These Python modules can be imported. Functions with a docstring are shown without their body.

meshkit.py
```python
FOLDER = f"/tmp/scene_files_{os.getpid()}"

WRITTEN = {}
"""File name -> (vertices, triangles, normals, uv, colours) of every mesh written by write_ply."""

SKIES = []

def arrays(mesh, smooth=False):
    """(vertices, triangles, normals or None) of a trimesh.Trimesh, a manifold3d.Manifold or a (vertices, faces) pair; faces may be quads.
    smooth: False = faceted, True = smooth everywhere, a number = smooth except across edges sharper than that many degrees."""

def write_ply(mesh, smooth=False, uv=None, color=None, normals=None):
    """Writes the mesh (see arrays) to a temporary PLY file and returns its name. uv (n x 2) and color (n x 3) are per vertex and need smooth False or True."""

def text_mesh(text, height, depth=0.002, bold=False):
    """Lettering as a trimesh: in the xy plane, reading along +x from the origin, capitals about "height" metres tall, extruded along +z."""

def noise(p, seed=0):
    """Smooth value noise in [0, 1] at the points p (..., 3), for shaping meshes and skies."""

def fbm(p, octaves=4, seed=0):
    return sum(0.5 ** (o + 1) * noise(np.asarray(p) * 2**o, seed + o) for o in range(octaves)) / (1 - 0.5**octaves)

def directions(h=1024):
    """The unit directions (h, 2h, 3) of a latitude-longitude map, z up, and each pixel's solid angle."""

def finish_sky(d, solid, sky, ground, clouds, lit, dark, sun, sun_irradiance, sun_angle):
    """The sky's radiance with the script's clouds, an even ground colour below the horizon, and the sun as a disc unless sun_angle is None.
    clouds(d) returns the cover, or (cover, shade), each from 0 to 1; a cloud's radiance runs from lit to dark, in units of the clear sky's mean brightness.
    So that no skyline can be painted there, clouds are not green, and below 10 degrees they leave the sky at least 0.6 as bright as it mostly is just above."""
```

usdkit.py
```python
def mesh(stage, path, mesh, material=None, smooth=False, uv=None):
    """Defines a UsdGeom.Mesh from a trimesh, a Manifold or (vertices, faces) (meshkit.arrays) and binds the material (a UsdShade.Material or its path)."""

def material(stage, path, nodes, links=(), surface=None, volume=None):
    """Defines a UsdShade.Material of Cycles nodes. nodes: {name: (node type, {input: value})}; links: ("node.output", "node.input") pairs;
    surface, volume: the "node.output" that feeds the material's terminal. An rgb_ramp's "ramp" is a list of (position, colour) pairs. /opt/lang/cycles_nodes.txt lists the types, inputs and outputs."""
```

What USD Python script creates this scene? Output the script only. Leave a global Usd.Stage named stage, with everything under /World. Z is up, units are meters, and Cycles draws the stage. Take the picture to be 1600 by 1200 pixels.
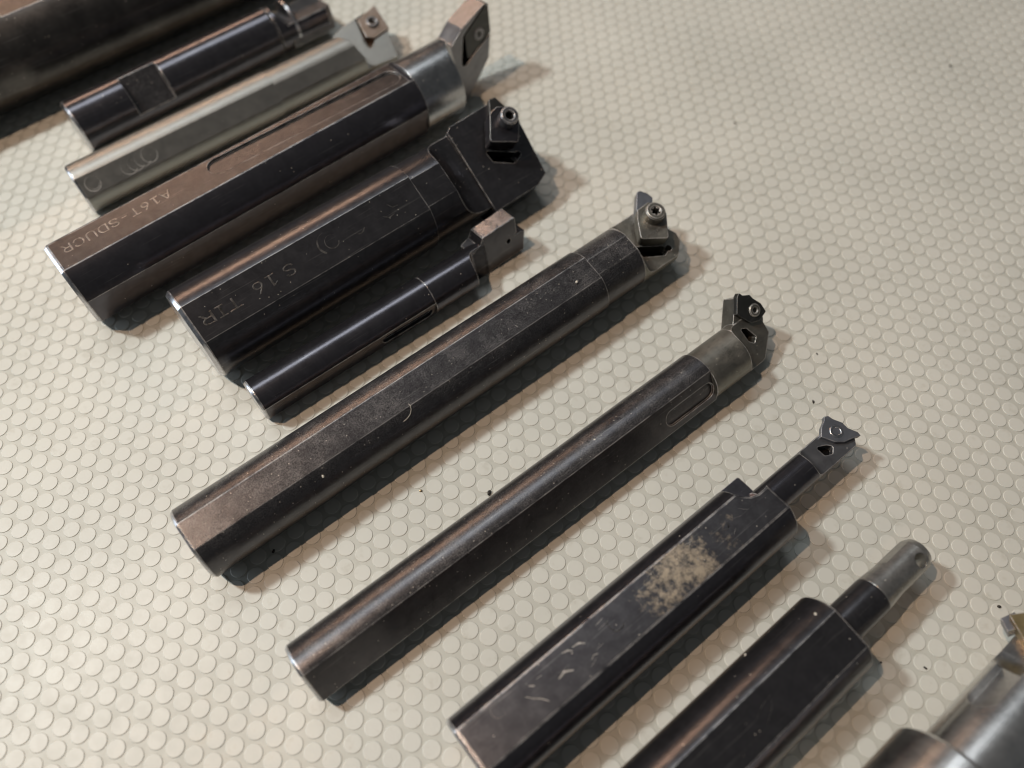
import math
import numpy as np
import trimesh
import manifold3d as m3
import meshkit
import usdkit
from manifold3d import Manifold, CrossSection
from pxr import Usd, UsdGeom, UsdLux, UsdShade, Gf, Sdf

stage = Usd.Stage.CreateInMemory()
UsdGeom.SetStageUpAxis(stage, "Z")
UsdGeom.SetStageMetersPerUnit(stage, 1.0)
UsdGeom.Xform.Define(stage, "/World")
MM = 0.001

# ------------------------------------------------------------------ camera
cam = UsdGeom.Camera.Define(stage, "/World/camera")
R = [[0.94623828, -0.27750133, 0.16621112], [0.32343963, 0.81878085, -0.47432554], [-0.00446451, 0.50258424, 0.86451671]]
CAM = (0.0, 0.0, 0.1613063)
M = Gf.Matrix4d(R[0][0], R[1][0], R[2][0], 0, R[0][1], R[1][1], R[2][1], 0, R[0][2], R[1][2], R[2][2], 0, CAM[0], CAM[1], CAM[2], 1)
cam.AddTransformOp().Set(M)
cam.CreateHorizontalApertureAttr(36.0)
cam.CreateFocalLengthAttr(28.225)
cam.CreateClippingRangeAttr((0.01, 50.0))
cam.CreateFStopAttr(9.5)
cam.CreateFocusDistanceAttr(0.172)
cam.CreateExposureAttr(0.04)

# ------------------------------------------------------------------ lights
W = "/World/Looks"
usdkit.material(stage, W + "/room_light", {"b": ("background_shader", {"color": (0.92, 0.97, 1.0), "strength": 0.07})}, surface="b.background")
dome = UsdLux.DomeLight.Define(stage, "/World/room_ambient")
UsdShade.MaterialBindingAPI.Apply(dome.GetPrim()).Bind(UsdShade.Material.Get(stage, W + "/room_light"))


def aim(prim, pos, target):
    z = np.array(pos, float) - np.array(target, float)
    z /= np.linalg.norm(z)
    x = np.cross([0, 0, 1.0], z)
    x /= np.linalg.norm(x)
    y = np.cross(z, x)
    UsdGeom.Xformable(prim).AddTransformOp().Set(Gf.Matrix4d(*x, 0, *y, 0, *z, 0, *[float(v) for v in pos], 1))


def disk_lamp(name, pos, target, radius, power, color):
    l = UsdLux.DiskLight.Define(stage, "/World/" + name)
    l.CreateRadiusAttr(radius)
    l.CreateIntensityAttr(power)
    l.CreateNormalizeAttr(True)
    l.CreateColorAttr(Gf.Vec3f(*color))
    aim(l, pos, target)


def rect_lamp(name, pos, target, w, h, power, color):
    l = UsdLux.RectLight.Define(stage, "/World/" + name)
    l.CreateWidthAttr(w)
    l.CreateHeightAttr(h)
    l.CreateIntensityAttr(power)
    l.CreateNormalizeAttr(True)
    l.CreateColorAttr(Gf.Vec3f(*color))
    aim(l, pos, target)


NV = np.array([-0.8436, 0.5370, 0.0])   # across the bars, towards the upper left of the photograph
UV = np.array([0.5370, 0.8436, 0.0])    # along the bars
C0 = np.array([-0.025, 0.085, 0.0])
cool = C0 + 0.75 * (0.44 * NV - 0.43 * UV + np.array([0, 0, 0.79]))
disk_lamp("bench_lamp", tuple(cool), tuple(C0), 0.030, 1.02, (0.94, 1.0, 0.99))
warm = C0 + 0.75 * (0.20 * NV - 0.36 * UV + np.array([0, 0, 0.91]))
disk_lamp("ceiling_bulb", tuple(warm), tuple(C0), 0.008, 0.66, (1.0, 0.69, 0.48))
strip = C0 + 0.9 * (0.875 * NV + 0.08 * UV + np.array([0, 0, 0.47]))
rect_lamp("warm_wall_lamp", tuple(strip), tuple(C0), 0.40, 0.03, 0.34, (1.0, 0.62, 0.40))
panel = C0 + 0.9 * (0.47 * NV + 0.10 * UV + np.array([0, 0, 0.87]))
rect_lamp("ceiling_panel", tuple(panel), tuple(C0), 0.55, 0.18, 0.50, (0.90, 0.96, 1.0))
window = C0 + 1.2 * (0.62 * NV - 0.75 * UV + np.array([0, 0, 0.16]))
rect_lamp("side_window", tuple(window), tuple(C0), 0.55, 0.40, 1.1, (0.74, 0.86, 1.0))


# ------------------------------------------------------------------ materials
def mat_rubber(name, lo, hi):
    return usdkit.material(stage, W + "/" + name, {
        "tc": ("geometry", {}),
        "n1": ("noise_texture", {"scale": 26.0, "detail": 4.0}),
        "n2": ("noise_texture", {"scale": 2600.0, "detail": 2.0, "roughness": 0.7}),
        "n3": ("noise_texture", {"scale": 260.0, "detail": 5.0, "roughness": 0.65}),
        "c": ("rgb_ramp", {"ramp": [(0.35, lo), (0.65, hi)]}),
        "d": ("rgb_ramp", {"ramp": [(0.30, (0.80, 0.78, 0.74)), (0.42, (1, 1, 1))]}),
        "m": ("mix", {"mix_type": "multiply", "fac": 0.55}),
        "r": ("map_range", {"from_min": 0.3, "from_max": 0.7, "to_min": 0.36, "to_max": 0.52}),
        "b": ("bump", {"strength": 0.35, "distance": 0.00006}),
        "p": ("principled_bsdf", {"specular_ior_level": 0.32}),
    }, [("tc.position", "n1.vector"), ("tc.position", "n2.vector"), ("tc.position", "n3.vector"), ("n1.fac", "c.fac"), ("n3.fac", "d.fac"), ("c.color", "m.color1"), ("d.color", "m.color2"),
        ("m.color", "p.base_color"), ("n3.fac", "r.value"), ("r.result", "p.roughness"), ("n2.fac", "b.height"), ("b.normal", "p.normal")], surface="p.BSDF")


def steel(name, dark, light, rough=(0.23, 0.29), dust=0.25, dust_col=(0.15, 0.135, 0.12), edge=(0.60, 0.58, 0.56), edge_w=0.9, specks=0.9, brush=0.0, metallic=0.88, blotch=330.0, patch=None, grain=0.35):
    """Blackened or bare tool steel: mottled oxide, dust grains, pale specks and bare metal along the worn edges."""
    nodes = {
        "tc": ("texture_coordinate", {}), "g": ("geometry", {}),
        "n1": ("noise_texture", {"scale": blotch, "detail": 6.0, "roughness": 0.62, "distortion": 0.3}),
        "n2": ("noise_texture", {"scale": 3600.0, "detail": 3.0, "roughness": 0.75}),
        "n3": ("noise_texture", {"scale": 150.0, "detail": 7.0, "roughness": 0.72}),
        "base": ("rgb_ramp", {"ramp": [(0.15, dark), (0.9, light)]}),
        # dust: fine grains gathered in patches
        "dg": ("map_range", {"from_min": 0.60 - 0.24 * min(dust, 1.0), "from_max": 0.74 - 0.10 * min(dust, 1.0), "to_min": 0.0, "to_max": 1.0, "clamp": True}),
        "dp": ("map_range", {"from_min": 0.44, "from_max": 0.66, "to_min": 0.25, "to_max": 1.0, "clamp": True}),
        "sz": ("separate_xyz", {}), "up": ("map_range", {"from_min": 0.50, "from_max": 0.94, "to_min": 0.10, "to_max": 1.0, "clamp": True}), "du": ("math", {"math_type": "multiply"}),
        "dm": ("math", {"math_type": "multiply"}), "dk": ("math", {"math_type": "multiply", "value2": dust}),
        "mixd": ("mix", {"mix_type": "mix", "color2": dust_col}),
        # pale specks
        "scm": ("mapping", {"scale": (70.0, 2400.0, 2400.0)}), "scn": ("noise_texture", {"scale": 1.0, "detail": 2.0, "roughness": 0.6}),
        "scr": ("map_range", {"from_min": 0.63, "from_max": 0.74, "to_min": 0.0, "to_max": 0.42, "clamp": True}), "mixr": ("mix", {"mix_type": "mix", "color2": tuple(0.5 * e for e in edge)}),
        "v": ("voronoi_texture", {"scale": 1050.0, "feature": "f1", "randomness": 1.0}),
        "vs": ("map_range", {"from_min": 0.07, "from_max": 0.14, "to_min": 1.0, "to_max": 0.0, "clamp": True}),
        "vr": ("separate_color", {}), "vg": ("math", {"math_type": "greater_than", "value2": 1.0 - 0.16 * specks}),
        "vm": ("math", {"math_type": "multiply"}),
        "mixs": ("mix", {"mix_type": "mix", "color2": (0.52, 0.48, 0.42)}),
        # worn edges
        "bv": ("bevel", {"samples": 6, "radius": 0.00030}),
        "dot": ("vector_math", {"math_type": "dot_product"}),
        "ew": ("map_range", {"from_min": 0.998, "from_max": 0.978, "to_min": 0.0, "to_max": 1.0, "clamp": True}),
        "en": ("map_range", {"from_min": 0.30, "from_max": 0.56, "to_min": 0.0, "to_max": edge_w, "clamp": True}),
        "em": ("math", {"math_type": "multiply", "use_clamp": True}),
        "mixe": ("mix", {"mix_type": "mix", "color2": edge}),
        # roughness
        "r": ("map_range", {"from_min": 0.2, "from_max": 0.8, "to_min": rough[0], "to_max": rough[1]}),
        "ra": ("math", {"math_type": "multiply_add", "value2": 0.30}),
        "mt": ("math", {"math_type": "multiply_add", "value2": -0.9, "value3": metallic, "use_clamp": True}),
        "mts": ("math", {"math_type": "add", "use_clamp": True}), "mte": ("math", {"math_type": "multiply_add", "value2": 0.55, "use_clamp": True}),
        "b": ("bump", {"strength": grain, "distance": 0.00003}),
        "p": ("principled_bsdf", {}),
    }
    links = [("tc.object", "n1.vector"), ("tc.object", "n2.vector"), ("tc.object", "n3.vector"), ("tc.object", "v.vector"), ("n1.fac", "base.fac"),
             ("n2.fac", "dg.value"), ("n3.fac", "dp.value"), ("dg.result", "dm.value1"), ("dp.result", "dm.value2"), ("g.normal", "sz.vector"), ("sz.z", "up.value"), ("dm.value", "du.value1"), ("up.result", "du.value2"), ("du.value", "dk.value1"),
             ("base.color", "mixd.color1"), ("dk.value", "mixd.fac"),
             ("v.distance", "vs.value"), ("v.color", "vr.color"), ("vr.r", "vg.value1"), ("vs.result", "vm.value1"), ("vg.value", "vm.value2"),
             ("tc.object", "scm.vector"), ("scm.vector", "scn.vector"), ("scn.fac", "scr.value"), ("mixd.color", "mixr.color1"), ("scr.result", "mixr.fac"), ("mixr.color", "mixs.color1"), ("vm.value", "mixs.fac"),
             ("bv.bevel", "dot.vector1"), ("g.normal", "dot.vector2"), ("dot.value", "ew.value"), ("n1.fac", "en.value"), ("ew.result", "em.value1"), ("en.result", "em.value2"),
             ("mixs.color", "mixe.color1"), ("em.value", "mixe.fac"), ("mixe.color", "p.base_color"),
             ("n1.fac", "r.value"), ("dk.value", "ra.value1"), ("r.result", "ra.value3"), ("ra.value", "p.roughness"),
             ("dk.value", "mts.value1"), ("vm.value", "mts.value2"), ("em.value", "mte.value1"), ("mts.value", "mte.value3"), ("mte.value", "mt.value1"), ("mt.value", "p.metallic"),
             ("n2.fac", "b.height"), ("bv.bevel", "b.normal"), ("b.normal", "p.normal")]
    if brush:
        nodes["mp"] = ("mapping", {"scale": (5200.0, 160.0, 160.0)})
        nodes["nb"] = ("noise_texture", {"scale": 1.0, "detail": 3.0, "roughness": 0.6})
        nodes["bb"] = ("bump", {"strength": brush, "distance": 0.00004})
        links.remove(("b.normal", "p.normal"))
        links += [("tc.object", "mp.vector"), ("mp.vector", "nb.vector"), ("nb.fac", "bb.height"), ("b.normal", "bb.normal"), ("bb.normal", "p.normal")]
    if patch:
        x, y, z, rad, col = patch
        nodes["pp"] = ("vector_math", {"math_type": "distance", "vector2": (x, y, z)})
        nodes["pn"] = ("noise_texture", {"scale": 800.0, "detail": 6.0, "roughness": 0.72})
        nodes["pf"] = ("map_range", {"from_min": rad * 0.25, "from_max": rad, "to_min": 0.30, "to_max": -0.28, "clamp": True})
        nodes["pa"] = ("math", {"math_type": "multiply_add", "value2": 1.1})
        nodes["pl"] = ("noise_texture", {"scale": 260.0, "detail": 3.0})
        nodes["pb"] = ("math", {"math_type": "multiply_add", "value2": 0.75})
        nodes["ps"] = ("map_range", {"from_min": 1.12, "from_max": 1.40, "to_min": 0.0, "to_max": 0.9, "clamp": True})
        nodes["mixp"] = ("mix", {"mix_type": "mix", "color2": col})
        links.remove(("mixe.color", "p.base_color"))
        links += [("tc.object", "pp.vector1"), ("tc.object", "pn.vector"), ("pp.value", "pf.value"), ("tc.object", "pl.vector"), ("pl.fac", "pb.value1"), ("pf.result", "pb.value3"), ("pn.fac", "pa.value1"), ("pb.value", "pa.value3"), ("pa.value", "ps.value"),
                  ("mixe.color", "mixp.color1"), ("ps.result", "mixp.fac"), ("mixp.color", "p.base_color")]
    return usdkit.material(stage, W + "/" + name, nodes, links, surface="p.BSDF")


MAT = {
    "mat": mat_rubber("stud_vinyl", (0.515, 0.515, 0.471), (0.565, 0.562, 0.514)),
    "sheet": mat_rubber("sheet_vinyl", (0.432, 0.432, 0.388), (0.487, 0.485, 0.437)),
    "black": steel("black_oxide", (0.070, 0.068, 0.074), (0.115, 0.112, 0.120), dust=0.14),
    "black_gloss": steel("black_oxide_glossy", (0.075, 0.072, 0.082), (0.12, 0.116, 0.13), rough=(0.20, 0.25), dust=0.10, specks=0.3),
    "dusty": steel("black_oxide_dusty", (0.070, 0.068, 0.074), (0.125, 0.12, 0.124), rough=(0.21, 0.27), dust=0.80, dust_col=(0.165, 0.156, 0.148), specks=2.2, grain=0.9),
    "worn": steel("black_oxide_worn", (0.065, 0.062, 0.068), (0.10, 0.097, 0.102), rough=(0.26, 0.34), dust=0.22, specks=0.9,
                  brush=0.25, patch=(0.0525, -0.0006, 0.0147, 0.0230, (0.62, 0.49, 0.35))),
    "brushed": steel("brushed_steel", (0.062, 0.059, 0.062), (0.105, 0.099, 0.099), rough=(0.27, 0.36), dust=0.12, specks=0.4, brush=0.6),
    "nickel": steel("nickel_steel", (0.26, 0.257, 0.24), (0.36, 0.355, 0.33), rough=(0.34, 0.46), dust=0.5, specks=0.4, edge_w=0.3, grain=0.7),
    "bright": steel("bright_steel", (0.42, 0.42, 0.44), (0.62, 0.62, 0.64), rough=(0.18, 0.34), dust=0.05, specks=0.0, edge_w=0.2, metallic=1.0),
    "polished": steel("polished_steel", (0.58, 0.57, 0.56), (0.74, 0.73, 0.72), rough=(0.22, 0.34), dust=0.05, specks=0.15, edge_w=0.4, blotch=200.0, metallic=1.0),
    "grey": steel("grey_steel", (0.15, 0.15, 0.16), (0.27, 0.27, 0.28), rough=(0.30, 0.44), dust=0.20, specks=0.3),
    "dirty": steel("dirty_steel", (0.14, 0.135, 0.12), (0.26, 0.25, 0.22), rough=(0.30, 0.42), dust=0.85, dust_col=(0.215, 0.195, 0.16), specks=0.8, grain=0.8),
    "silver": steel("silver_steel", (0.34, 0.34, 0.345), (0.50, 0.50, 0.50), rough=(0.22, 0.32), dust=0.08, specks=0.1, edge_w=0.4, metallic=1.0),
    "mark_light": steel("pale_scratched_mark", (0.30, 0.30, 0.29), (0.85, 0.83, 0.78), rough=(0.34, 0.42), dust=0.0, specks=0.0, edge_w=0.0, metallic=0.3, blotch=900.0),
    "carbide": steel("carbide_grey", (0.20, 0.21, 0.24), (0.30, 0.31, 0.34), rough=(0.34, 0.46), dust=0.10, specks=0.2, edge_w=0.5),
    "carbide_dark": steel("carbide_dark", (0.06, 0.06, 0.058), (0.10, 0.10, 0.095), rough=(0.34, 0.46), dust=0.08, specks=0.0, edge_w=0.25),
    "rusty": steel("rust_stained_steel", (0.20, 0.13, 0.085), (0.34, 0.28, 0.24), rough=(0.36, 0.5), dust=0.3, dust_col=(0.24, 0.12, 0.05), specks=0.0, blotch=400.0),
    "gold": steel("gold_coated_carbide", (0.22, 0.17, 0.08), (0.36, 0.29, 0.16), rough=(0.3, 0.45), dust=0.3, specks=0.0, blotch=500.0),
    "mark": steel("scratched_mark", (-0.04, -0.04, -0.04), (0.62, 0.58, 0.53), rough=(0.34, 0.42), dust=0.2, specks=0.0, edge_w=0.0, blotch=900.0),
    "mark_dim": steel("faint_scratched_mark", (-0.03, -0.03, -0.03), (0.32, 0.31, 0.30), rough=(0.34, 0.42), dust=0.2, specks=0.0, edge_w=0.0, blotch=900.0),
    "mottled": steel("mottled_oxide", (0.035, 0.033, 0.033), (0.13, 0.122, 0.115), rough=(0.26, 0.38), dust=0.45, dust_col=(0.15, 0.135, 0.12), blotch=130.0),
    "black_neck": steel("black_oxide_neck", (0.070, 0.068, 0.074), (0.115, 0.112, 0.120), dust=0.14, edge_w=0.0),
    "grey_tip": steel("grey_worn_tip", (0.26, 0.255, 0.245), (0.50, 0.485, 0.46), rough=(0.26, 0.36), dust=0.2, specks=0.5, edge_w=0.0, blotch=420.0, grain=0.7),
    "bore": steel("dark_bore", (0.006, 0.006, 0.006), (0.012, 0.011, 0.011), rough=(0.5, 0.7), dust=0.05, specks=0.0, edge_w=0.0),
    "crumb": steel("dark_swarf", (0.012, 0.010, 0.009), (0.05, 0.045, 0.04), rough=(0.5, 0.7), dust=0.3, specks=0.0, edge_w=0.1, metallic=0.6),
    "chip": steel("brass_chip", (0.55, 0.42, 0.24), (0.75, 0.62, 0.42), rough=(0.3, 0.4), dust=0.0, specks=0.0, edge_w=0.0),
}
MAT["lint"] = usdkit.material(stage, W + "/lint", {"p": ("principled_bsdf", {"base_color": (0.62, 0.58, 0.50), "roughness": 0.8})}, surface="p.BSDF")

# ------------------------------------------------------------------ helpers
used = {}


def path_of(parent, name):
    base = parent + "/" + name
    k = used.get(base, -1) + 1
    used[base] = k
    return base if k == 0 else f"{base}_{k:03d}"


def put(parent, name, man, material, smooth=12, label=None, kind=None):
    """One mesh prim below parent; man is in millimetres."""
    v, f, n = meshkit.arrays(man, False)
    me = trimesh.Trimesh(v * MM, f, process=False)
    p = path_of(parent, name)
    m = usdkit.mesh(stage, p, me, MAT[material], smooth=smooth)
    if label:
        m.GetPrim().SetCustomDataByKey("label", label)
    if kind:
        m.GetPrim().SetCustomDataByKey("kind", kind)
    return p


def thing(name, label, cat, pos, rz=0.0, group=None, kind=None):
    p = path_of("/World", name)
    x = UsdGeom.Xform.Define(stage, p)
    x.AddTranslateOp().Set(Gf.Vec3d(*[float(c) * MM for c in pos]))
    x.AddRotateZOp().Set(rz)
    o = x.GetPrim()
    if label:
        o.SetCustomDataByKey("label", label)
    if cat:
        o.SetCustomDataByKey("category", cat)
    if group:
        o.SetCustomDataByKey("group", group)
    if kind:
        o.SetCustomDataByKey("kind", kind)
    return p


def section(r, flats=(), n=144, inset=0.0):
    """Round bar section with chords: flats are (angle of the face, half width in degrees)."""
    a = [(r - inset) * np.array([math.cos(t), math.sin(t)]) for t in np.linspace(0, 2 * math.pi, n, endpoint=False)]
    cs = CrossSection([np.array(a)])
    for phi, half in flats:
        d = r * math.cos(math.radians(half)) - inset
        c, s = math.cos(math.radians(phi)), math.sin(math.radians(phi))
        keep = np.array([(d, -50), (d, 50), (-50, 50), (-50, -50)])
        keep = np.stack([keep[:, 0] * c - keep[:, 1] * s, keep[:, 0] * s + keep[:, 1] * c], 1)
        cs = cs ^ CrossSection([keep])
    return cs


def along(cs, t0, t1):
    """Section (y, z) pushed along the bar from t0 to t1."""
    m = Manifold.extrude(cs, t1 - t0)
    return m.transform(np.array([[0, 0, 1.0, t0], [1.0, 0, 0, 0], [0, 1.0, 0, 0]]))


def frame(phi):
    c, s = math.cos(math.radians(phi)), math.sin(math.radians(phi))
    return np.array([[1.0, 0, 0, 0], [0, -s, c, 0], [0, c, s, 0]])   # (t, w, d) -> (x, y, z)


def place(m, phi):
    return m.transform(frame(phi))


def prism(phi, pts, d0, d1, taper=0.0):
    """Polygon (t, w) in the plane that faces phi, from distance d0 to d1 of the axis."""
    cs = CrossSection([np.array(pts, float)])
    if cs.area() < 1e-9:
        cs = CrossSection([np.array(pts[::-1], float)])
    if taper:
        lo = Manifold.extrude(cs.offset(-taper, m3.JoinType.Miter), 0.01).translate((0, 0, d0))
        hi = Manifold.extrude(cs, 0.01).translate((0, 0, d1 - 0.01))
        m = (lo + hi).hull() if len(pts) < 5 else Manifold.batch_hull([lo, hi])
    else:
        m = Manifold.extrude(cs, d1 - d0).translate((0, 0, d0))
    return place(m, phi)


def post(phi, t, w, d0, d1, r0, r1=None, n=40):
    return place(Manifold.cylinder(d1 - d0, r0, r0 if r1 is None else r1, n).translate((t, w, d0)), phi)


def rounded(pts, r):
    cs = CrossSection([np.array(pts, float)])
    if cs.area() < 1e-9:
        cs = CrossSection([np.array(pts[::-1], float)])
    return cs.offset(-r, m3.JoinType.Round, 2.0, 24).offset(r, m3.JoinType.Round, 2.0, 24)


def rprism(phi, pts, d0, d1, r=0.5):
    return place(Manifold.extrude(rounded(pts, r), d1 - d0).translate((0, 0, d0)), phi)


def ramp(phi, t_low, t_high, d_low, d_high, wmax=30.0, fillet=2.0, wc=0.0):
    """Cutter that leaves a seat at d_low from t_low on, with a milled run-out up to d_high at t_high."""
    n = 10
    prof = [(t_low + 60, d_low), (t_low + 60, d_high + 10), (t_high, d_high + 10), (t_high, d_high)]
    for k in range(1, n):
        s = k / n
        a = s * math.pi / 2
        prof.append((t_high + (t_low - t_high) * (1 - math.cos(a)), d_high - (d_high - d_low) * math.sin(a)))
    prof.append((t_low, d_low))
    cs = CrossSection([np.array(prof)])
    if cs.area() < 1e-9:
        cs = CrossSection([np.array(prof[::-1])])
    m = Manifold.extrude(cs, 2 * wmax)                       # (t, d) pushed along z
    m = m.transform(np.array([[1.0, 0, 0, 0], [0, 0, 1.0, wc - wmax], [0, 1.0, 0, 0]]))
    return place(m, phi)


def stadium(t0, t1, w0, w1, r, n=24):
    a = CrossSection([np.array([(t0, w0 - .01), (t1, w1 - .01), (t1, w1 + .01), (t0, w0 + .01)])])
    return a.offset(r, m3.JoinType.Round, 2.0, n * 2)


def slot(phi, t0, t1, w0, w1, r, d0, d1):
    return place(Manifold.extrude(stadium(t0, t1, w0, w1, r), d1 - d0).translate((0, 0, d0)), phi)


def star(r, rin, n=6, rot=0.0):
    pts = []
    for k in range(n * 8):
        a = 2 * math.pi * k / (n * 8)
        pts.append(((rin + (r - rin) * (0.5 + 0.5 * math.cos(n * a))) * math.cos(a + rot), (rin + (r - rin) * (0.5 + 0.5 * math.cos(n * a))) * math.sin(a + rot)))
    return CrossSection([np.array(pts)])


def screw(parent, phi, t, w, d0, d1, r, material, hole=0.5, hexagon=False, countersunk=False, label=None):
    """Clamping screw with its socket: a mesh with a chamfered rim, and the dark floor of the socket as a sub-part."""
    ch = 0.14 * r
    body = Manifold.cylinder(d1 - d0 - ch, r, r, 48) + Manifold.cylinder(ch, r, r - ch, 48).translate((0, 0, d1 - d0 - ch))
    rh = hole * r
    sock = CrossSection.circle(rh, 6) if hexagon else star(rh, rh * 0.68)
    depth = min(1.6, d1 - d0 - 0.1)
    body = body - Manifold.extrude(sock, 5).translate((0, 0, d1 - d0 - depth)) - Manifold.cylinder(0.3, rh * 0.9, rh * 1.15, 32).translate((0, 0, d1 - d0 - 0.25))
    body = place(body.translate((t, w, d0)), phi)
    p = put(parent, "screw", body, material, label=label)
    floor = place(Manifold.extrude(sock.scale((0.98, 0.98)), 0.15).translate((t, w, d1 - depth - 0.05)), phi)
    put(p, "socket", floor, "bore")


def text_on(parent, phi, d, txt, t, w, height, material, name="engraved_text", flip=True, spacing=1.0):
    """Lettering in the face phi at distance d; t, w the start of the base line; flip: reads towards smaller t."""
    tm = meshkit.text_mesh(txt, height, 0.05)
    v = np.array(tm.vertices)
    v[:, 0] *= spacing
    s = -1.0 if flip else 1.0
    T = np.stack([t + s * v[:, 0], w - s * v[:, 1], d - 0.035 + v[:, 2]], 1)   # w runs against y
    F = frame(phi)
    P = T @ F[:, :3].T
    put(parent, name, trimesh.Trimesh(P, tm.faces, process=False), material, smooth=False)


def ring_mark(parent, phi, d, t, w, r, width, material, a0=0.0, a1=360.0, ecc=1.0, name="ring_scratch"):
    n = 40
    a = np.radians(np.linspace(a0, a1, n))
    th = width * (0.55 + 0.45 * np.sin(np.linspace(0.4, 5.2, n)))
    outer = [(t + (r + k / 2) * math.cos(b), w + ecc * (r + k / 2) * math.sin(b)) for b, k in zip(a, th)]
    inner = [(t + (r - k / 2) * math.cos(b), w + ecc * (r - k / 2) * math.sin(b)) for b, k in zip(a, th)]
    v, f = [], []
    for dd in (d + 0.012,):
        for o, i in zip(outer, inner):
            v += [(*o, dd), (*i, dd)]
    for k in range(n - 1):
        f += [(2 * k, 2 * k + 1, 2 * k + 3), (2 * k, 2 * k + 3, 2 * k + 2)]
    P = np.array(v) @ frame(phi)[:, :3].T
    put(parent, name, trimesh.Trimesh(P, f, process=False), material, smooth=False)


def scratch(parent, phi, d, pts, width, material, name="scratch"):
    pts = np.array(pts, float)
    v, f = [], []
    for k, (x, y) in enumerate(pts):
        dv = pts[min(k + 1, len(pts) - 1)] - pts[max(k - 1, 0)]
        nrm = np.array([-dv[1], dv[0]]) / max(np.hypot(*dv), 1e-9)
        hw = width / 2 * (0.25 + 0.75 * math.sin(math.pi * (k + 0.4) / (len(pts) - 0.2)))
        v += [(x + nrm[0] * hw, y + nrm[1] * hw, d + 0.014), (x - nrm[0] * hw, y - nrm[1] * hw, d + 0.014)]
    for k in range(len(pts) - 1):
        f += [(2 * k, 2 * k + 1, 2 * k + 3), (2 * k, 2 * k + 3, 2 * k + 2)]
    put(parent, name, trimesh.Trimesh(np.array(v) @ frame(phi)[:, :3].T, f, process=False), material, smooth=False)


def bar(label, theta, s, z, r, name="boring_bar", cat="boring bar"):
    """Xform under the bar, on the mat; +x runs along the bar towards its cutting end, +y to the next bar up."""
    th = math.radians(theta)
    return thing(name, label, cat, (-s * math.sin(th), s * math.cos(th), 0.0), theta, group="boring bars laid side by side on the mat")


def lift(m, z):
    return m.translate((0, 0, z))


class Bar:
    """Collects parts in the axis frame and lifts them onto the mat."""

    def __init__(self, label, theta, s, r, z=None):
        self.p = bar(label, theta, s, z, r)
        self.z = r if z is None else z
        self.r = r
        # an inner frame so that all angles are about the bar's axis
        self.lift = self.z

    def put(self, name, man, material, parent=None, **k):
        return put(parent or self.p, name, man.translate((0, 0, self.lift)), material, **k)


_put = put


def put(parent, name, man, material, smooth=12, label=None, kind=None):   # noqa: F811  (parts are written about the bar's axis; AXIS_Z lifts them)
    if isinstance(man, Manifold):
        man = man.translate((0, 0, AXIS_Z))
    else:
        man = trimesh.Trimesh(np.array(man.vertices) + [0, 0, AXIS_Z], man.faces, process=False)
    return _put(parent, name, man, material, smooth, label, kind)


AXIS_Z = 0.0


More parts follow.
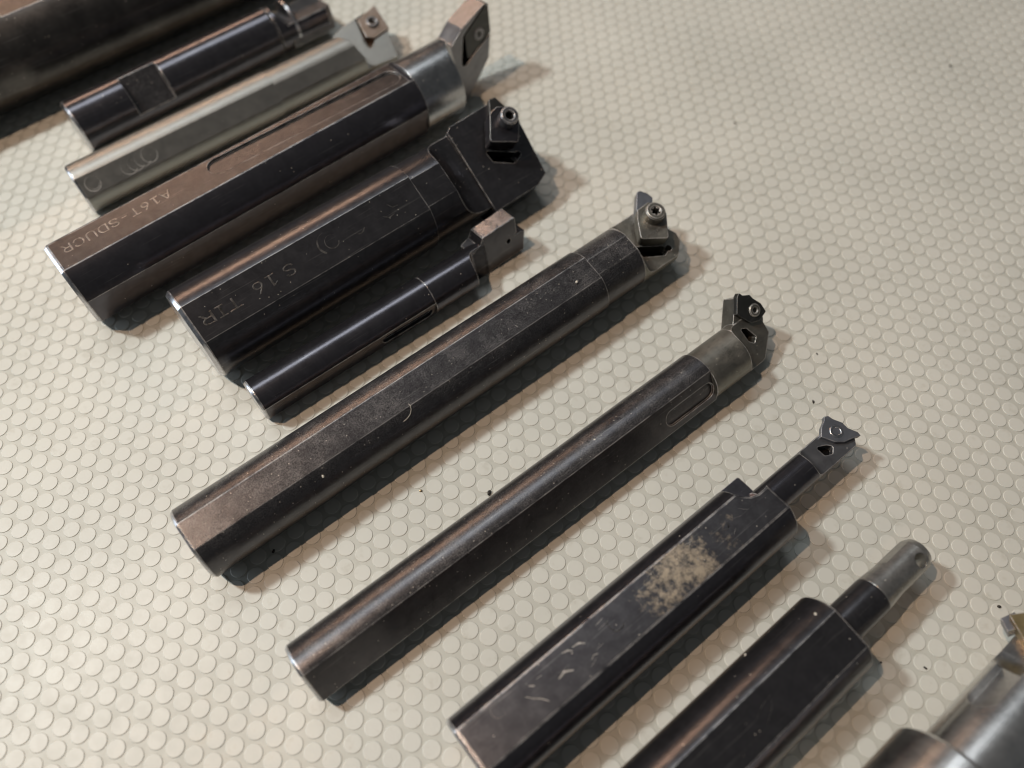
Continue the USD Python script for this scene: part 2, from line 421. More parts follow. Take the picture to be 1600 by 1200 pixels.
def shank(b, r, flats, t0, t1, material, cut=None, chamfer=0.55, end_material="bright", end_chamfer=0.25):
    cs = section(r, flats)
    body = along(cs, t0 + chamfer, t1 - end_chamfer)
    if end_chamfer:
        body = body + Manifold.batch_hull([along(cs, t1 - end_chamfer - .01, t1 - end_chamfer), along(section(r, flats, inset=end_chamfer), t1 - 0.01, t1)])
    if cut is not None:
        body = body - cut
    put(b, "shank", body, material)
    if chamfer:
        ch = Manifold.batch_hull([along(section(r, flats, inset=chamfer * 0.8), t0, t0 + .01), along(cs, t0 + chamfer - .011, t0 + chamfer - .001)])
        put(b, "end_chamfer", ch, end_material)


# ------------------------------------------------------------------ the mat
P = 3.9
LA, LD = np.array([1.0, 0.0]) * P, np.array([0.37147, -0.95953]) * P
L0 = np.array([-5.50866, 21.80672]) * P
mat = thing("mat", None, None, (0, 0, 0), kind="structure")
AXIS_Z = 0.0
TOP = 0.0
H = 0.16
x0, x1, y0, y1 = -330.0, 190.0, -90.0, 400.0
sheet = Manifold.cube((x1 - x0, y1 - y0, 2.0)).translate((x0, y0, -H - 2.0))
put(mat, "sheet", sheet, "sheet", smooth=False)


def stud_arrays(seg):
    a = np.linspace(0, 2 * math.pi, seg, endpoint=False)
    rings = [(0.455 * P, -H), (0.444 * P, -0.07), (0.434 * P, -0.025), (0.422 * P, -0.006), (0.402 * P, 0.0)]
    v = np.concatenate([np.stack([r * np.cos(a), r * np.sin(a), np.full(seg, z)], 1) for r, z in rings])
    f = []
    for k in range(len(rings) - 1):
        for i in range(seg):
            j = (i + 1) % seg
            f += [(k * seg + i, k * seg + j, (k + 1) * seg + j), (k * seg + i, (k + 1) * seg + j, (k + 1) * seg + i)]
    top = (len(rings) - 1) * seg
    f += [(top, top + i, top + i + 1) for i in range(1, seg - 1)]
    return v, np.array(f)


rng = np.random.default_rng(7)
ii, jj = np.meshgrid(np.arange(-90, 90), np.arange(-110, 60))
pts = L0 + ii.reshape(-1, 1) * LA + jj.reshape(-1, 1) * LD
pts = pts[(pts[:, 0] > x0 + 3) & (pts[:, 0] < x1 - 3) & (pts[:, 1] > y0 + 3) & (pts[:, 1] < y1 - 3)]
Rm = np.array(R)
rel = np.c_[pts, np.zeros(len(pts))] - np.array(CAM) * 1000
q = rel @ Rm
depth = -q[:, 2]
u, v_ = q[:, 0] / depth * 28.225 / 18, q[:, 1] / depth * 28.225 / 13.5
inside = (np.abs(u) < 1.0) & (np.abs(v_) < 1.0)
near = (np.abs(u) < 1.35) & (np.abs(v_) < 1.35)


def under_bar(pt, clearance):
    n = pt @ np.array([-0.8436, 0.5370])
    t = pt @ np.array([0.5370, 0.8436])
    for (s, r, t0, t1) in ((-38.6, 11.5, 10, 90), (-9.9, 8.2, -30, 68), (15.4, 8, 2, 78), (46.5, 6.2, -14, 92), (80.8, 8.1, -17, 100), (103.8, 5, 8, 72), (123.1, 11.1, 7, 85), (154.8, 10.4, -5, 108), (186.9, 6.6, 4, 90), (208.3, 7.1, 18, 92), (241, 14, -20, 130)):
        if abs(n - s) < r + clearance and t0 - clearance < t < t1 + clearance:
            return True
    return False


order = np.argsort(depth + 1e4 * ~inside)
chosen, rest = [], []
for k in order:
    if len(chosen) < 300 and inside[k] and not under_bar(pts[k], -0.5):
        chosen.append(k)
    elif near[k] or (np.abs(u[k]) < 1.8 and np.abs(v_[k]) < 1.8):
        rest.append(k)
V28, F28 = stud_arrays(28)
V20, F20 = stud_arrays(20)


def dz():
    return rng.uniform(-0.02, 0.02)


for k in chosen:
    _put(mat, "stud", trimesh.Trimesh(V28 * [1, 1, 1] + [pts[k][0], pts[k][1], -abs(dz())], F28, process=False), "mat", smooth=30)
vs, fs = [], []
for i, k in enumerate(rest):
    vs.append(V20 + [pts[k][0], pts[k][1], -abs(dz())])
    fs.append(F20 + i * len(V20))
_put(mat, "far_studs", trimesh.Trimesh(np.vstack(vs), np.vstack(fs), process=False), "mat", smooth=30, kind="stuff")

# ------------------------------------------------------------------ B1 polished holder at the lower right corner
AXIS_Z = 11.5
b = bar("polished bright steel holder with gold insert, cut off by the bottom right corner", 57.5, -38.6, 11.5, 11.5)
shank(b, 11.5, [(150, 25)], 20.0, 63.9, "polished", end_chamfer=0.8)
neck = along(section(8.25), 63.0, 97.0)
neck = neck - ramp(58, 90.0, 84.0, 1.5, 7.5)
cutb = prism(150, [(72, -20), (120, -20), (120, 20), (78, 20)], 6.6, 20)
put(b, "neck", neck - cutb - place(Manifold.cylinder(20, 2.6, 2.6, 64).translate((76.5, 0.0, 6.3)), 34) - prism(34, [(76.5, -2.6), (120, -2.6), (120, 2.6), (76.5, 2.6)], 6.3, 20), "polished")
head = prism(58, [(84, -8), (97, -8.2), (99.5, -2), (98, 7), (84, 7.5)], -6.0, 1.5) ^ along(section(8.6), 80, 110)
put(b, "head", head, "polished")
put(b, "insert", prism(58, [(91.5, -4.5), (95.5, -10.0), (100.5, -6.0), (96.5, 0.2)], 1.5, 4.6), "gold")
put(b, "chip_breaker", prism(58, [(93, -8.8), (94.8, -11.2), (97.5, -10.2), (96.0, -7.4)], 1.5, 3.2), "carbide")

# ------------------------------------------------------------------ B2 wide black bar, slim bare end with a hole
AXIS_Z = 8.19
b = bar("thick black bar whose slim worn end has a small hole through it", 57.7, -9.9, 8.19, 8.19)
shank(b, 8.19, [(97.5, 28.5)], -25.0, 68.5, "black", end_chamfer=0.3)
prof = [(68.0, 3.9), (79.0, 3.85), (80.5, 3.75), (84, 3.45), (87, 3.45), (92.2, 3.4), (93.4, 2.9), (93.9, 2.2)]
rev = [(r_, t_) for t_, r_ in prof]
poly = CrossSection([np.array([(0, 68.0)] + rev + [(0, 93.9)])])
if poly.area() < 1e-9:
    poly = CrossSection([np.array(([(0, 68.0)] + rev + [(0, 93.9)])[::-1])])
neck = Manifold.revolve(poly, 72).transform(np.array([[0, 0, 1.0, 0], [1.0, 0, 0, 0.0], [0, 1.0, 0, 0]]))
neck = neck - post(96, 90.6, 1.0, -8, 8, 1.35)
neck = neck - prism(20, [(82, -9), (100, -9), (100, 9), (88, 9)], 3.15, 12)
put(b, "neck", neck ^ along(CrossSection.square((30, 30), True), 60, 79.5), "black_neck")
put(b, "worn_tip", neck ^ along(CrossSection.square((30, 30), True), 79.5, 100), "grey_tip", label="bare worn grey tip with a hole")
fd = 8.19 * math.cos(math.radians(28.5))
scratch(b, 97.5, fd, [(44, -0.5), (46, -1.2), (48.5, -1.5)], 0.12, "mark_dim")
scratch(b, 97.5, fd, [(44.5, 1.5), (47, 0.2), (48, -0.8)], 0.10, "mark_dim")

# ------------------------------------------------------------------ B3 bar with worn flat and notch
AXIS_Z = 7.95
b = bar("black bar with a bare worn patch on its flat and star screw at tip", 57.6, 15.4, 7.95, 7.95)
fl = [(86, 32)]
fd = 7.95 * math.cos(math.radians(32))
notch = [(71.2, -12), (71.2, -4.4), (72.0, -3.0), (73.2, -2.0), (74.8, -1.5), (76.5, -1.5), (79.0, -2.0), (79.0, -12)]
cs = section(7.95, fl)
body = along(cs, 3.1, 77.3) + Manifold.batch_hull([along(cs, 77.28, 77.3), along(section(7.95, fl, inset=0.3), 77.59, 77.6)])
body = body - prism(86, notch, 0.8, 12)
put(b, "shank", body.translate((-51.5, 0, -fd)).translate((51.5, 0, fd)), "black_gloss")
put(b, "end_chamfer", Manifold.batch_hull([along(section(7.95, fl, inset=0.4), 2.5, 2.51), along(cs, 3.08, 3.09)]), "bright")
put(b, "flat_face", prism(86, [(3.3, -4.05), (71.0, -4.05), (72.0, -2.75), (73.2, -1.75), (74.8, -1.25), (77.2, -1.25), (77.2, 4.05), (3.3, 4.05)], fd - 0.1, fd + 0.012), "worn", label="worn flat with scratched marks")
nk = along(CrossSection.circle(3.35, 72), 76.5, 104.5).translate((0, 0.5, 0))
out = prism(95, [(60, -9), (101.2, -9), (101.9, -3.6), (103.2, 1.2), (99.8, 5.5), (60, 9)], -12, 12)
nk = (nk ^ out) - ramp(95, 92.2, 90.0, 0.9, 3.4)
hole = rprism(95, [(94.7, -2.3), (97.0, -1.2), (97.9, -0.2), (96.5, 0.9), (94.9, 0.2)], -1.2, 6, 0.4)
put(b, "neck", (nk - hole) ^ along(CrossSection.square((40, 40), True), 60, 90.4), "black_gloss")
hd = (nk - hole) ^ along(CrossSection.square((40, 40), True), 90.4, 120)
hp = put(b, "head", hd, "grey")
put(hp, "coolant_hole", rprism(95, [(94.8, -2.2), (97.0, -1.1), (97.8, -0.2), (96.5, 0.8), (95.0, 0.1)], -1.25, -0.95, 0.4), "bore")
tri = CrossSection([np.array([(96.9, -3.2), (98.6, -4.6), (100.3, -5.3), (100.9, -5.9), (101.8, -5.5), (102.0, -4.4), (103.0, -2.6), (103.0, -1.0), (104.0, 0.9), (103.9, 1.8), (102.6, 1.3), (100.2, 0.7), (98.4, -0.6)])])
if tri.area() < 1e-9:
    tri = CrossSection([np.array([(96.9, -3.2), (98.6, -4.6), (100.3, -5.3), (100.9, -5.9), (101.8, -5.5), (102.0, -4.4), (103.0, -2.6), (103.0, -1.0), (104.0, 0.9), (103.9, 1.8), (102.6, 1.3), (100.2, 0.7), (98.4, -0.6)][::-1])])
put(b, "insert", place(Manifold.extrude(tri, 1.2).translate((0, 0, 0.6)), 95), "carbide")
screw(b, 95, 100.5, -2.0, 1.0, 1.95, 1.6, "bright", hole=0.52)
ring_mark(b, 86, fd, 10.7, -2.3, 1.35, 0.16, "mark", 60, 330)
scratch(b, 86, fd, [(15.6, -1.0), (16.6, 0.2), (17.6, 1.0), (18.4, 2.2)], 0.22, "mark")
scratch(b, 86, fd, [(17.2, -2.0), (18.0, -1.4)], 0.3, "mark")
ring_mark(b, 86, fd, 23.4, -1.2, 1.7, 0.22, "mark_dim", 30, 220)
scratch(b, 86, fd, [(22.0, 0.4), (23.6, 0.1), (25.0, 0.9)], 0.45, "mark")
scratch(b, 86, fd, [(27.4, -2.2), (28.8, -2.0), (29.6, -1.3)], 0.4, "mark")
scratch(b, 86, fd, [(25.2, -2.6), (26.4, -2.3), (27.0, -1.7)], 0.35, "mark")
scratch(b, 86, fd, [(28.6, 1.6), (29.4, 1.2), (30.2, 1.5)], 0.2, "mark")
ring_mark(b, 86, fd, 36.3, -0.6, 1.5, 0.35, "mark_dim", 40, 300)
rs = np.random.default_rng(21)
for _ in range(14):
    t_, w_ = rs.uniform(6, 70), rs.uniform(-3.2, 3.2)
    a_, l_ = rs.normal(0, 0.5), rs.uniform(0.6, 2.6)
    scratch(b, 86, fd, [(t_, w_), (t_ + 0.5 * l_ * math.cos(a_), w_ + 0.5 * l_ * math.sin(a_) + rs.normal(0, 0.06)), (t_ + l_ * math.cos(a_), w_ + l_ * math.sin(a_))], rs.uniform(0.05, 0.13), "mark")
ring_mark(b, 86, fd, 64.8, -1.3, 1.0, 0.25, "mark_dim", 0, 250)

# ------------------------------------------------------------------ B4 long slim dusty bar
AXIS_Z = 6.15
b = bar("long slim dusty black bar with a slot and a small grimy tip", 57.1, 46.5, 6.15, 6.15)
fl = [(149, 40)]
fd = 6.15 * math.cos(math.radians(40))
cut = slot(149, 76.6, 86.8, 0.4, 0.4, 2.0, fd - 0.55, fd + 5)
shank(b, 6.15, fl, -13.6, 89.2, "dusty", cut=cut, end_chamfer=0.2)
nk = along(section(5.8), 89.0, 112)
out = prism(128, [(80, -6.4), (102.6, -6.2), (106.2, -10.8), (109.0, -9.6), (110.8, -6.6), (111.0, -4.0), (109.9, -3.3), (110.2, 0.7), (106.2, 5.4), (101.8, 6.6), (80, 7)], -12, 12)
horn = prism(128, [(100.5, -3), (103.4, -6.9), (106.2, -10.6), (109.0, -9.6), (110.7, -6.6), (110.7, -3.0), (108, 2)], -3.2, 1.1)
hd = ((nk ^ out) - ramp(128, 102.6, 99.8, 1.3, 5.2)) + horn
pit = rprism(128, [(103.6, -4.0), (105.2, -3.2), (106.6, -0.2), (105.4, 0.9), (104.2, -0.4)], -1.8, 6, 0.3)
hd = hd - pit
put(b, "neck", hd ^ along(CrossSection.square((60, 60), True), 80, 100.4), "dirty")
hp = put(b, "head", hd ^ along(CrossSection.square((60, 60), True), 100.4, 130), "dirty")
put(hp, "pocket", rprism(128, [(103.7, -3.9), (105.1, -3.1), (106.5, -0.2), (105.4, 0.8), (104.3, -0.4)], -1.9, -1.4, 0.3), "bore")
put(b, "insert", rprism(128, [(103.9, -7.6), (106.0, -10.9), (106.9, -11.4), (107.4, -10.5), (109.2, -9.6), (109.6, -8.4), (110.9, -6.4), (111.2, -4.1), (108.6, -3.2), (106.2, -4.0)], 0.9, 2.3, 0.15), "carbide_dark")
screw(b, 128, 108.5, -6.0, 1.6, 2.7, 1.55, "dirty", hole=0.42, hexagon=True)

# ------------------------------------------------------------------ B5 long bar with clamped insert
AXIS_Z = 8.05
b = bar("longest black bar, dusty flat on top and a clamped insert at its tip", 57.5, 80.8, 8.05, 8.05)
fl = [(102, 22.5)]
fd = 8.05 * math.cos(math.radians(22.5))
shank(b, 8.05, fl, -17.3, 86.4, "dusty", end_chamfer=0.08)
cs2 = section(7.72, [(102, math.degrees(math.acos((fd - 0.02) / 7.72)))])
nk = along(cs2, 86.2, 116)
out = prism(102, [(80, -9), (107.0, -9), (108.3, -7.4), (113.0, 2.6), (112.4, 4.9), (108.2, 8.6), (104.5, 10), (80, 10)], -12, 12)
hd = (nk ^ out) - ramp(102, 101.8, 98.4, 1.6, fd - 0.2)
pit = rprism(102, [(101.2, -0.5), (107.6, 3.4), (108.4, 5.0), (106.5, 5.8), (101.6, 3.2)], -1.6, 8, 0.5)
bit = post(102, 108.6, 4.7, -1.0, 8, 0.8)
hd = hd - pit - bit
put(b, "neck", hd ^ along(CrossSection.square((60, 60), True), 80, 98.3), "dusty")
hp = put(b, "head", hd ^ along(CrossSection.square((60, 60), True), 98.3, 130), "dirty")
put(hp, "pocket", rprism(102, [(101.3, -0.4), (107.5, 3.5), (108.3, 5.0), (106.5, 5.7), (101.7, 3.1)], -1.7, -1.2, 0.5), "bore")
put(b, "insert", rprism(102, [(105.8, -3.6), (107.8, -7.6), (111.0, -10.9), (111.9, -10.8), (113.0, -9.2), (113.3, -7.6), (111.5, -5.6), (109.6, -2.4)], 1.4, 3.8, 0.2), "carbide")
clamp = rprism(102, [(101.6, 0.3), (107.4, 3.9), (111.6, -1.6), (111.9, -4.4), (109.8, -6.4), (106.2, -6.2), (104.4, -4.2)], 3.2, 6.2, 0.7)
clamp = clamp + rprism(102, [(105.6, -0.6), (108.6, 1.3), (111.2, -2.2), (110.4, -4.8), (107.6, -5.2)], 1.4, 3.3, 0.5)
cp = put(b, "clamp", clamp, "dirty", smooth=25)
screw(b, 102, 108.1, -2.7, 6.1, 8.9, 2.45, "dirty", hole=0.48)
text_on(cp, 102, 6.2, "WK-16T", 101.9 + 0.9, 1.15, 0.85, "mark", name="cast_text", flip=False)
# turn of the lettering follows the clamp's front edge (see below)

# ------------------------------------------------------------------ B6 short grooving bar
AXIS_Z = 5.03
b = bar("short slim bar with an upright block head, slot in its side", 57.3, 103.8, 5.03, 5.03)
fl = [(187, 30)]
fd = 5.03 * math.cos(math.radians(30))
cut = slot(187, 41.0, 52.6, -0.2, 0.2, 1.35, fd - 1.0, fd + 4)
shank(b, 5.03, fl, 8.4, 55.0, "black_gloss", cut=cut, end_chamfer=0.12)
nk = along(section(4.95), 54.9, 84.0)
outl = [(50, 7), (67.6, 6), (84.5, 4.2), (85.6, -1.6), (83.1, -2.3), (83.1, -7.2), (73.2, -6.6), (72.2, -5.2), (50, -6)]
seat = ramp(170, 69.6, 67.4, 0.2, 5.0)
blk = [(70, 4.8), (84.4, 4.0), (85.5, -1.6), (83.1, -2.4), (83.1, -7.2), (73.2, -6.6), (72.0, -4.6), (69.5, -3.6)]
blade = rprism(170, blk, -4.7, 0.2, 0.15)
cyl = (nk - seat) ^ along(CrossSection.square((40, 40), True), 50, 73.5)
hole = post(170, 80.4, -1.2, -1.0, 4, 0.65)
put(b, "neck", cyl, "black_gloss")
hp = put(b, "head", blade - hole - prism(170, [(83.0, -2.5), (90, -2.5), (90, -1.9), (82.2, -1.9)], -8, 8), "black")
put(hp, "ground_top", prism(170, [(73.5, -6.70), (82.9, -7.28), (82.9, -7.14), (73.5, -6.56)], -4.5, 0.05), "bright")
put(hp, "screw_hole", post(170, 80.4, -1.2, -1.05, -0.8, 0.62), "bore")

# ------------------------------------------------------------------ B7 thick bar with square clamp head
AXIS_Z = 11.13
b = bar("thickest near bar with scratched lettering and a square black head with clamp", 58.1, 123.1, 11.13, 11.13)
fl = [(118, 24)]
fd = 11.13 * math.cos(math.radians(24))
shank(b, 11.13, fl, 7.2, 67.6, "black", chamfer=0.9, end_chamfer=0.08)
nk = along(section(10.75, [(118, 21.0)]), 67.4, 88.5) - ramp(118, 85.0, 76.0, 2.1, 10.2)
put(b, "neck", nk ^ along(CrossSection.square((60, 60), True), 60, 85.3), "black")
out = [(84.6, 12.2), (85.4, -10.9), (86.8, -11.9), (100.9, -12.3), (104.1, -4.5), (102.3, 10.4), (98.5, 12.0)]
hd = prism(118, out, -9.5, 3.0)
hd = hd ^ along(section(13.2), 70, 120)
hd = hd - rprism(118, [(91.2, -2.4), (98.3, 1.8), (98.9, 3.2), (96.5, 4.2), (91.6, 1.2)], -1.4, 8, 0.5) - post(118, 98.6, 2.6, -1, 8, 0.8)
hp = put(b, "head", hd, "black")
put(hp, "pocket", rprism(118, [(91.3, -2.3), (98.2, 1.9), (98.8, 3.2), (96.5, 4.1), (91.7, 1.1)], -1.6, -1.1, 0.5), "bore")
clamp = rprism(118, [(91.0, -2.3), (97.5, 1.2), (101.0, -3.4), (101.1, -7.2), (97.8, -9.0), (95.2, -8.4)], 4.4, 9.0, 0.6)
clamp = clamp + rprism(118, [(94.8, -3.0), (97.8, -1.2), (100.4, -4.0), (99.8, -7.0), (97, -7.6)], 2.8, 4.5, 0.5)
cp = put(b, "clamp", clamp, "black_gloss", smooth=25)
screw(b, 118, 98.0, -4.9, 8.8, 12.0, 2.35, "grey", hole=0.5, hexagon=True)
put(b, "insert", rprism(118, [(96.5, -8.0), (99.4, -12.6), (101.2, -12.4), (102.4, -8.5), (101.0, -5)], 2.8, 4.6, 0.2), "carbide_dark")
text_on(b, 118, fd, "S 16", 33.4, -1.1, 2.7, "mark_dim", spacing=1.35)
text_on(b, 118, fd, "TIR", 19.6, -0.9, 2.7, "mark_dim", spacing=1.55)
ring_mark(b, 118, fd, 42.6, -0.7, 2.5, 0.5, "mark_dim", 130, 270)
ring_mark(b, 118, fd, 43.4, -0.5, 1.6, 0.25, "mark_dim", 20, 330)
ring_mark(b, 118, fd, 50.2, -0.4, 1.6, 0.3, "mark_dim", 30, 180)
scratch(b, 118, fd, [(56.8, 0.5), (58.0, 1.4), (59.6, 1.2)], 0.3, "mark_dim")
scratch(b, 118, fd, [(59.2, -1.5), (60.0, -0.3), (61.4, -0.1)], 0.25, "mark_dim")

# ------------------------------------------------------------------ B8 brushed bar with long groove and diamond insert
AXIS_Z = 10.35
b = bar("thick bar with stamped lettering and a long groove in its brushed flat", 59.2, 154.8, 10.35, 10.35)
fl = [(87, 29), (190, 27)]
fd = 10.35 * math.cos(math.radians(29))
cut = slot(87, 38.6, 88.4, -1.4, 0.2, 2.9, fd - 0.55, fd + 5)
cs = section(10.35, fl)
body = along(cs, -4.4, 93.0)
put(b, "shank", body - cut, "black_gloss")
put(b, "end_chamfer", Manifold.batch_hull([along(section(10.35, fl, inset=0.6), -5.2, -5.19), along(cs, -4.42, -4.41)]), "bright")
wf = 10.35 * math.sin(math.radians(29)) - 0.12
face = prism(87, [(-4.2, -wf), (91.8, -wf), (91.8, wf), (-4.2, wf)], fd - 0.2, fd + 0.015) - cut
put(b, "flat_face", face, "brushed", label="brushed brown steel flat")
put(b, "groove", slot(87, 38.6, 88.4, -1.4, 0.2, 2.85, fd - 0.65, fd - 0.52), "brushed")
nk = along(section(9.95), 92.9, 118.0) - ramp(170, 109.0, 105.5, 0.2, 9.8)
put(b, "neck", nk ^ prism(170, [(80, -12), (107, -12), (109.5, -8.0), (110.2, 2), (109.6, 13), (80, 13)], -15, 15), "silver")
plate = [(106.0, 12.0), (106.0, -7.5), (110.3, -7.9), (114.2, -11.0), (122.6, -14.4), (123.8, -13.6), (123.1, -5.4), (121.5, 0.9), (117.4, 4.8), (109.6, 12.2)]
pocket = rprism(170, [(114.2, -8.9), (124.6, -15.4), (124.2, -6.0), (118.2, -3.1), (113.8, -0.4), (112.2, -0.6), (112.4, -2.4)], -3.6, 3, 0.35)
hd = prism(170, plate, -6.5, 0.15)
hp = put(b, "head", hd - pocket, "grey")
put(hp, "pocket", rprism(170, [(114.3, -8.8), (120, -11.8), (120, -4.5), (118.1, -3.2), (113.8, -0.5), (112.3, -0.7), (112.5, -2.4)], -3.7, -3.2, 0.35), "bore")
put(b, "insert", rprism(170, [(114.9, -8.5), (124.0, -14.2), (123.5, -5.9), (118.0, -3.1), (114.6, -1.9)], -3.2, -0.1, 0.25), "carbide_dark")
screw(b, 170, 119.6, -7.1, -1.0, 0.15, 1.75, "grey", hole=0.45)
text_on(b, 87, fd + 0.015, "A16T-SDUCR", 25.4, -2.4, 2.75, "mark", spacing=1.08)

# ------------------------------------------------------------------ B9 nickel grey bar
AXIS_Z = 6.55
b = bar("grey nickel coloured bar with pale ring scratches and a rusty square insert", 57.5, 186.9, 6.55, 6.55)
fl = [(140, 23)]
fd = 6.55 * math.cos(math.radians(23))
shank(b, 6.55, fl, 4.2, 62.0, "nickel", end_chamfer=0.08)
nk = along(section(6.3, [(140, 19)]), 61.9, 96) - prism(110, [(85.4, -12), (85.6, -6.0), (89.6, 4.6), (92.0, 12), (140, 12), (140, -12)], 0.9, 15)
out = prism(110, [(60, -12), (94, -12), (94, 12), (60, 12)], -15, 15)
put(b, "neck", nk ^ out, "nickel")
plate = [(85.6, -6.0), (87.0, -7.2), (91.1, -8.6), (103.3, -10.2), (103.4, -8.0), (101.8, -1.2), (99.7, 7.2), (92.0, 6.6), (89.6, 4.6)]
pocket = rprism(110, [(95.6, -8.9), (103.8, -10.6), (103.0, -1.6), (97.0, -0.6), (94.6, 1.2), (93.2, 1.0), (93.4, -1.2), (94.2, -2.6)], -1.2, 3, 0.35)
hp = put(b, "head", (prism(110, plate, -4.2, 1.25) ^ along(section(11.0), 70, 120)) - pocket, "nickel")
put(hp, "pocket", rprism(110, [(95.7, -8.8), (98, -9.2), (98, -0.8), (97.0, -0.7), (94.6, 1.1), (93.3, 0.9), (93.5, -1.2), (94.3, -2.6)], -1.3, -0.9, 0.35), "rusty")
put(b, "insert", rprism(110, [(95.9, -8.3), (103.2, -10.2), (102.7, -1.8), (97.0, -0.9), (95.0, -2.4)], -1.0, 1.7, 0.3), "rusty")
screw(b, 110, 99.3, -5.6, 1.5, 2.4, 1.85, "grey", hole=0.62)
ring_mark(b, 140, fd, 7.8, 0.1, 1.9, 0.2, "mark_light", 0, 360)
ring_mark(b, 140, fd, 7.9, 0.0, 1.5, 0.12, "mark_light", 20, 200)
for t_, w_ in ((17.6, 0.2), (19.6, 0.1), (21.6, -0.1), (23.6, -0.2)):
    ring_mark(b, 140, fd, t_, w_, 2.0, 0.17, "mark_light", 40 if t_ < 23 else 0, 250 if t_ < 23 else 360)

# ------------------------------------------------------------------ B10 round black bar with a clamping flat
AXIS_Z = 7.11
b = bar("round black bar with one short clamping flat near its end", 59.0, 208.3, 7.11, 7.11)
cut = prism(132, [(34.3, -9), (45.3, -9), (45.3, 9), (34.3, 9)], 4.75, 12)
shank(b, 7.11, [], 18.4, 81.0, "black_gloss", cut=cut, end_chamfer=0.7)
put(b, "clamping_flat", prism(132, [(34.4, -5.6), (45.2, -5.6), (45.2, 5.6), (34.4, 5.6)], 4.5, 4.77) ^ along(section(7.05), 30, 50), "dusty")
nk = along(section(6.9), 80.9, 97.0) - ramp(75, 86.5, 82.0, 2.2, 6.8)
put(b, "neck", nk, "black_gloss")
put(b, "groove_ring", along(CrossSection.circle(6.96, 96), 86.2, 87.1) ^ prism(140, [(80, -8.0), (100, -8.0), (100, 8), (80, 8)], -2.5, 12), "bright")
put(b, "head", prism(75, [(84, -5.5), (99.0, -7.5), (98.6, 6.0), (95, 6.4), (84, 6.6)], -4.5, 2.4) ^ along(section(8.0), 80, 120), "grey")

# ------------------------------------------------------------------ B11 large bar at the upper left corner
AXIS_Z = 14.0
b = bar("large mottled dark bar filling the top left corner of the picture", 58.5, 241.0, 14.0, 14.0)
cut = prism(88, [(17.0, -9), (60.0, -9), (60.0, 9), (17.0, 9)], 12.2, 20)
shank(b, 14.0, [], -30.0, 130.0, "mottled", cut=cut, end_chamfer=0.8)
put(b, "flat_face", prism(88, [(17.2, -6.7), (59.8, -6.7), (59.8, 6.7), (17.2, 6.7)], 12.0, 12.22), "brushed", label="bare brownish clamping flat")

# ------------------------------------------------------------------ crumbs and lint on the mat
AXIS_Z = 0.0


def crumb(name, label, x, y, size, material, seed, flat=0.6, cat="metal chip"):
    r_ = np.random.default_rng(seed)
    n = 26
    d = r_.normal(size=(n, 3))
    d /= np.linalg.norm(d, axis=1)[:, None]
    d *= r_.uniform(0.6, 1.0, (n, 1)) * size * np.array([1.0, r_.uniform(0.45, 0.8), flat])
    h = trimesh.convex.convex_hull(d)
    p = path_of("/World", name)
    x_ = UsdGeom.Xform.Define(stage, p)
    low = -h.vertices[:, 2].min()
    x_.AddTranslateOp().Set(Gf.Vec3d(x * MM, y * MM, 0))
    x_.AddRotateZOp().Set(float(r_.uniform(0, 360)))
    o = x_.GetPrim()
    o.SetCustomDataByKey("label", label)
    o.SetCustomDataByKey("category", cat)
    o.SetCustomDataByKey("group", "crumbs lying on the mat")
    _put(p, "body", trimesh.Trimesh(h.vertices + [0, 0, low * 0.9], h.faces, process=False), material, smooth=False)


CRUMBS = [
    ("metal_chip", "black crumb in the shadow below the near end of the longest bar", -64.8, 34.6, 0.55, "crumb"),
    ("metal_chip", "tiny brass coloured chip between the longest bar and the long slim bar", -41.1, 56.9, 0.42, "chip"),
    ("metal_chip", "black crumb touching the upper edge of the long slim bar", -26.9, 61.2, 0.75, "crumb"),
    ("metal_chip", "dark speck alone on the empty mat near the top right", 57.9, 235.2, 0.6, "crumb"),
    ("metal_chip", "thin dark sliver to the right of the long slim bar's tip", 35.8, 106.1, 0.5, "crumb"),
    ("metal_chip", "brown crumb on the mat between the notched bar and thick bar's slim end", 52.2, 68.3, 0.45, "crumb"),
    ("metal_chip", "dark crumb by the upper edge of the polished holder's neck", 64.6, 54.2, 0.45, "crumb"),
    ("metal_chip", "dark fleck near the gold insert at the right edge", 77.6, 71.0, 0.5, "crumb"),
    ("metal_chip", "grey speck on the empty mat right of the longest bar's insert", 34.7, 119.5, 0.35, "crumb"),
    ("metal_chip", "faint dark speck high on the empty mat, middle of the picture", 1.4, 190.5, 0.45, "crumb"),
    ("metal_chip", "tiny black speck left of the polished holder's shoulder", 56.5, 52.5, 0.32, "crumb"),
]
for k, (name, label, x, y, size, material) in enumerate(CRUMBS):
    crumb(name, label, x, y, size, material, 40 + k)


# ------------------------------------------------------------------ flecks and a fibre lying on the bars
def on_bar(theta, s_, z, r, t, phi):
    th = math.radians(theta)
    u, n = np.array([math.cos(th), math.sin(th), 0]), np.array([-math.sin(th), math.cos(th), 0])
    a = math.radians(phi)
    return s_ * n + t * u + np.array([0, 0, z]) + r * (math.cos(a) * n + math.sin(a) * np.array([0, 0, 1.0]))


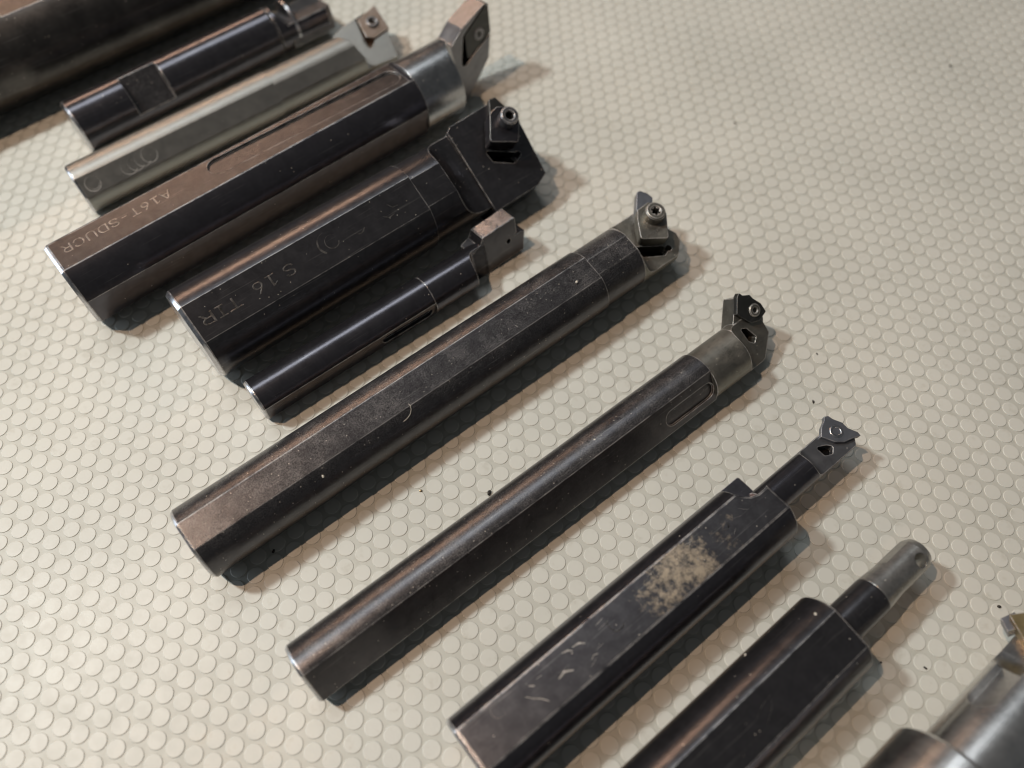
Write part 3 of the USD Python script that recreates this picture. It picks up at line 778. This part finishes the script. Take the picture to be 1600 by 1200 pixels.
def fleck(label, args, size, seed):
    c = on_bar(*args)
    r_ = np.random.default_rng(seed)
    d = r_.normal(size=(18, 3))
    d = d / np.linalg.norm(d, axis=1)[:, None] * size * np.array([1.0, 0.7, 0.45])
    p = thing("paint_fleck", label, "fleck", c, float(r_.uniform(0, 360)), group="pale flecks lying on the bars")
    _put(p, "body", trimesh.convex.convex_hull(d), "lint", smooth=False)


fleck("white fleck on the dusty flat near the longest bar's cutting end", (57.5, 80.8, 8.05, 7.95, 80.5, 108), 0.42, 3)
fleck("pale fleck low on the dark side of the longest bar", (57.5, 80.8, 8.05, 8.0, 10.4, 139), 0.5, 4)
fleck("white fleck on the rounded back of the long slim bar", (57.1, 46.5, 6.15, 6.15, 58.3, 80), 0.3, 5)
fleck("white fleck at the shoulder of the thick bar with slim end", (57.7, -9.9, 8.19, 8.15, 65.3, 55), 0.38, 6)
fleck("white fleck on the upper edge of the thick bar with slim end", (57.7, -9.9, 8.19, 8.15, 51.5, 20), 0.35, 8)

fa, fpts = np.linspace(0, 4.2, 30), []
for k, a in enumerate(fa):
    rr = 1.5 - 0.16 * a
    fpts.append((30.0 + 0.9 * a + rr * math.sin(a), 130 + 9.0 * math.cos(a)))
P3 = np.array([on_bar(57.5, 80.8, 8.05, 8.13, t_, ph_) for t_, ph_ in fpts])
org = P3.mean(0)
fib = thing("fibre", "pale curled fibre lying on the dark side of the longest bar", "fibre", org)
vv, ff, m_ = [], [], 5
for k, c in enumerate(P3 - org):
    d = (P3[min(k + 1, len(P3) - 1)] - P3[max(k - 1, 0)])
    d /= np.linalg.norm(d)
    e1 = np.cross(d, [0.3, 0.2, 1.0]); e1 /= np.linalg.norm(e1)
    e2 = np.cross(d, e1)
    vv += [c + 0.045 * (math.cos(2 * math.pi * q_ / m_) * e1 + math.sin(2 * math.pi * q_ / m_) * e2) for q_ in range(m_)]
for k in range(len(P3) - 1):
    for q_ in range(m_):
        a_, b_ = k * m_ + q_, k * m_ + (q_ + 1) % m_
        ff += [(a_, b_, b_ + m_), (a_, b_ + m_, a_ + m_)]
_put(fib, "strand", trimesh.Trimesh(np.array(vv), np.array(ff), process=False), "lint", smooth=True)
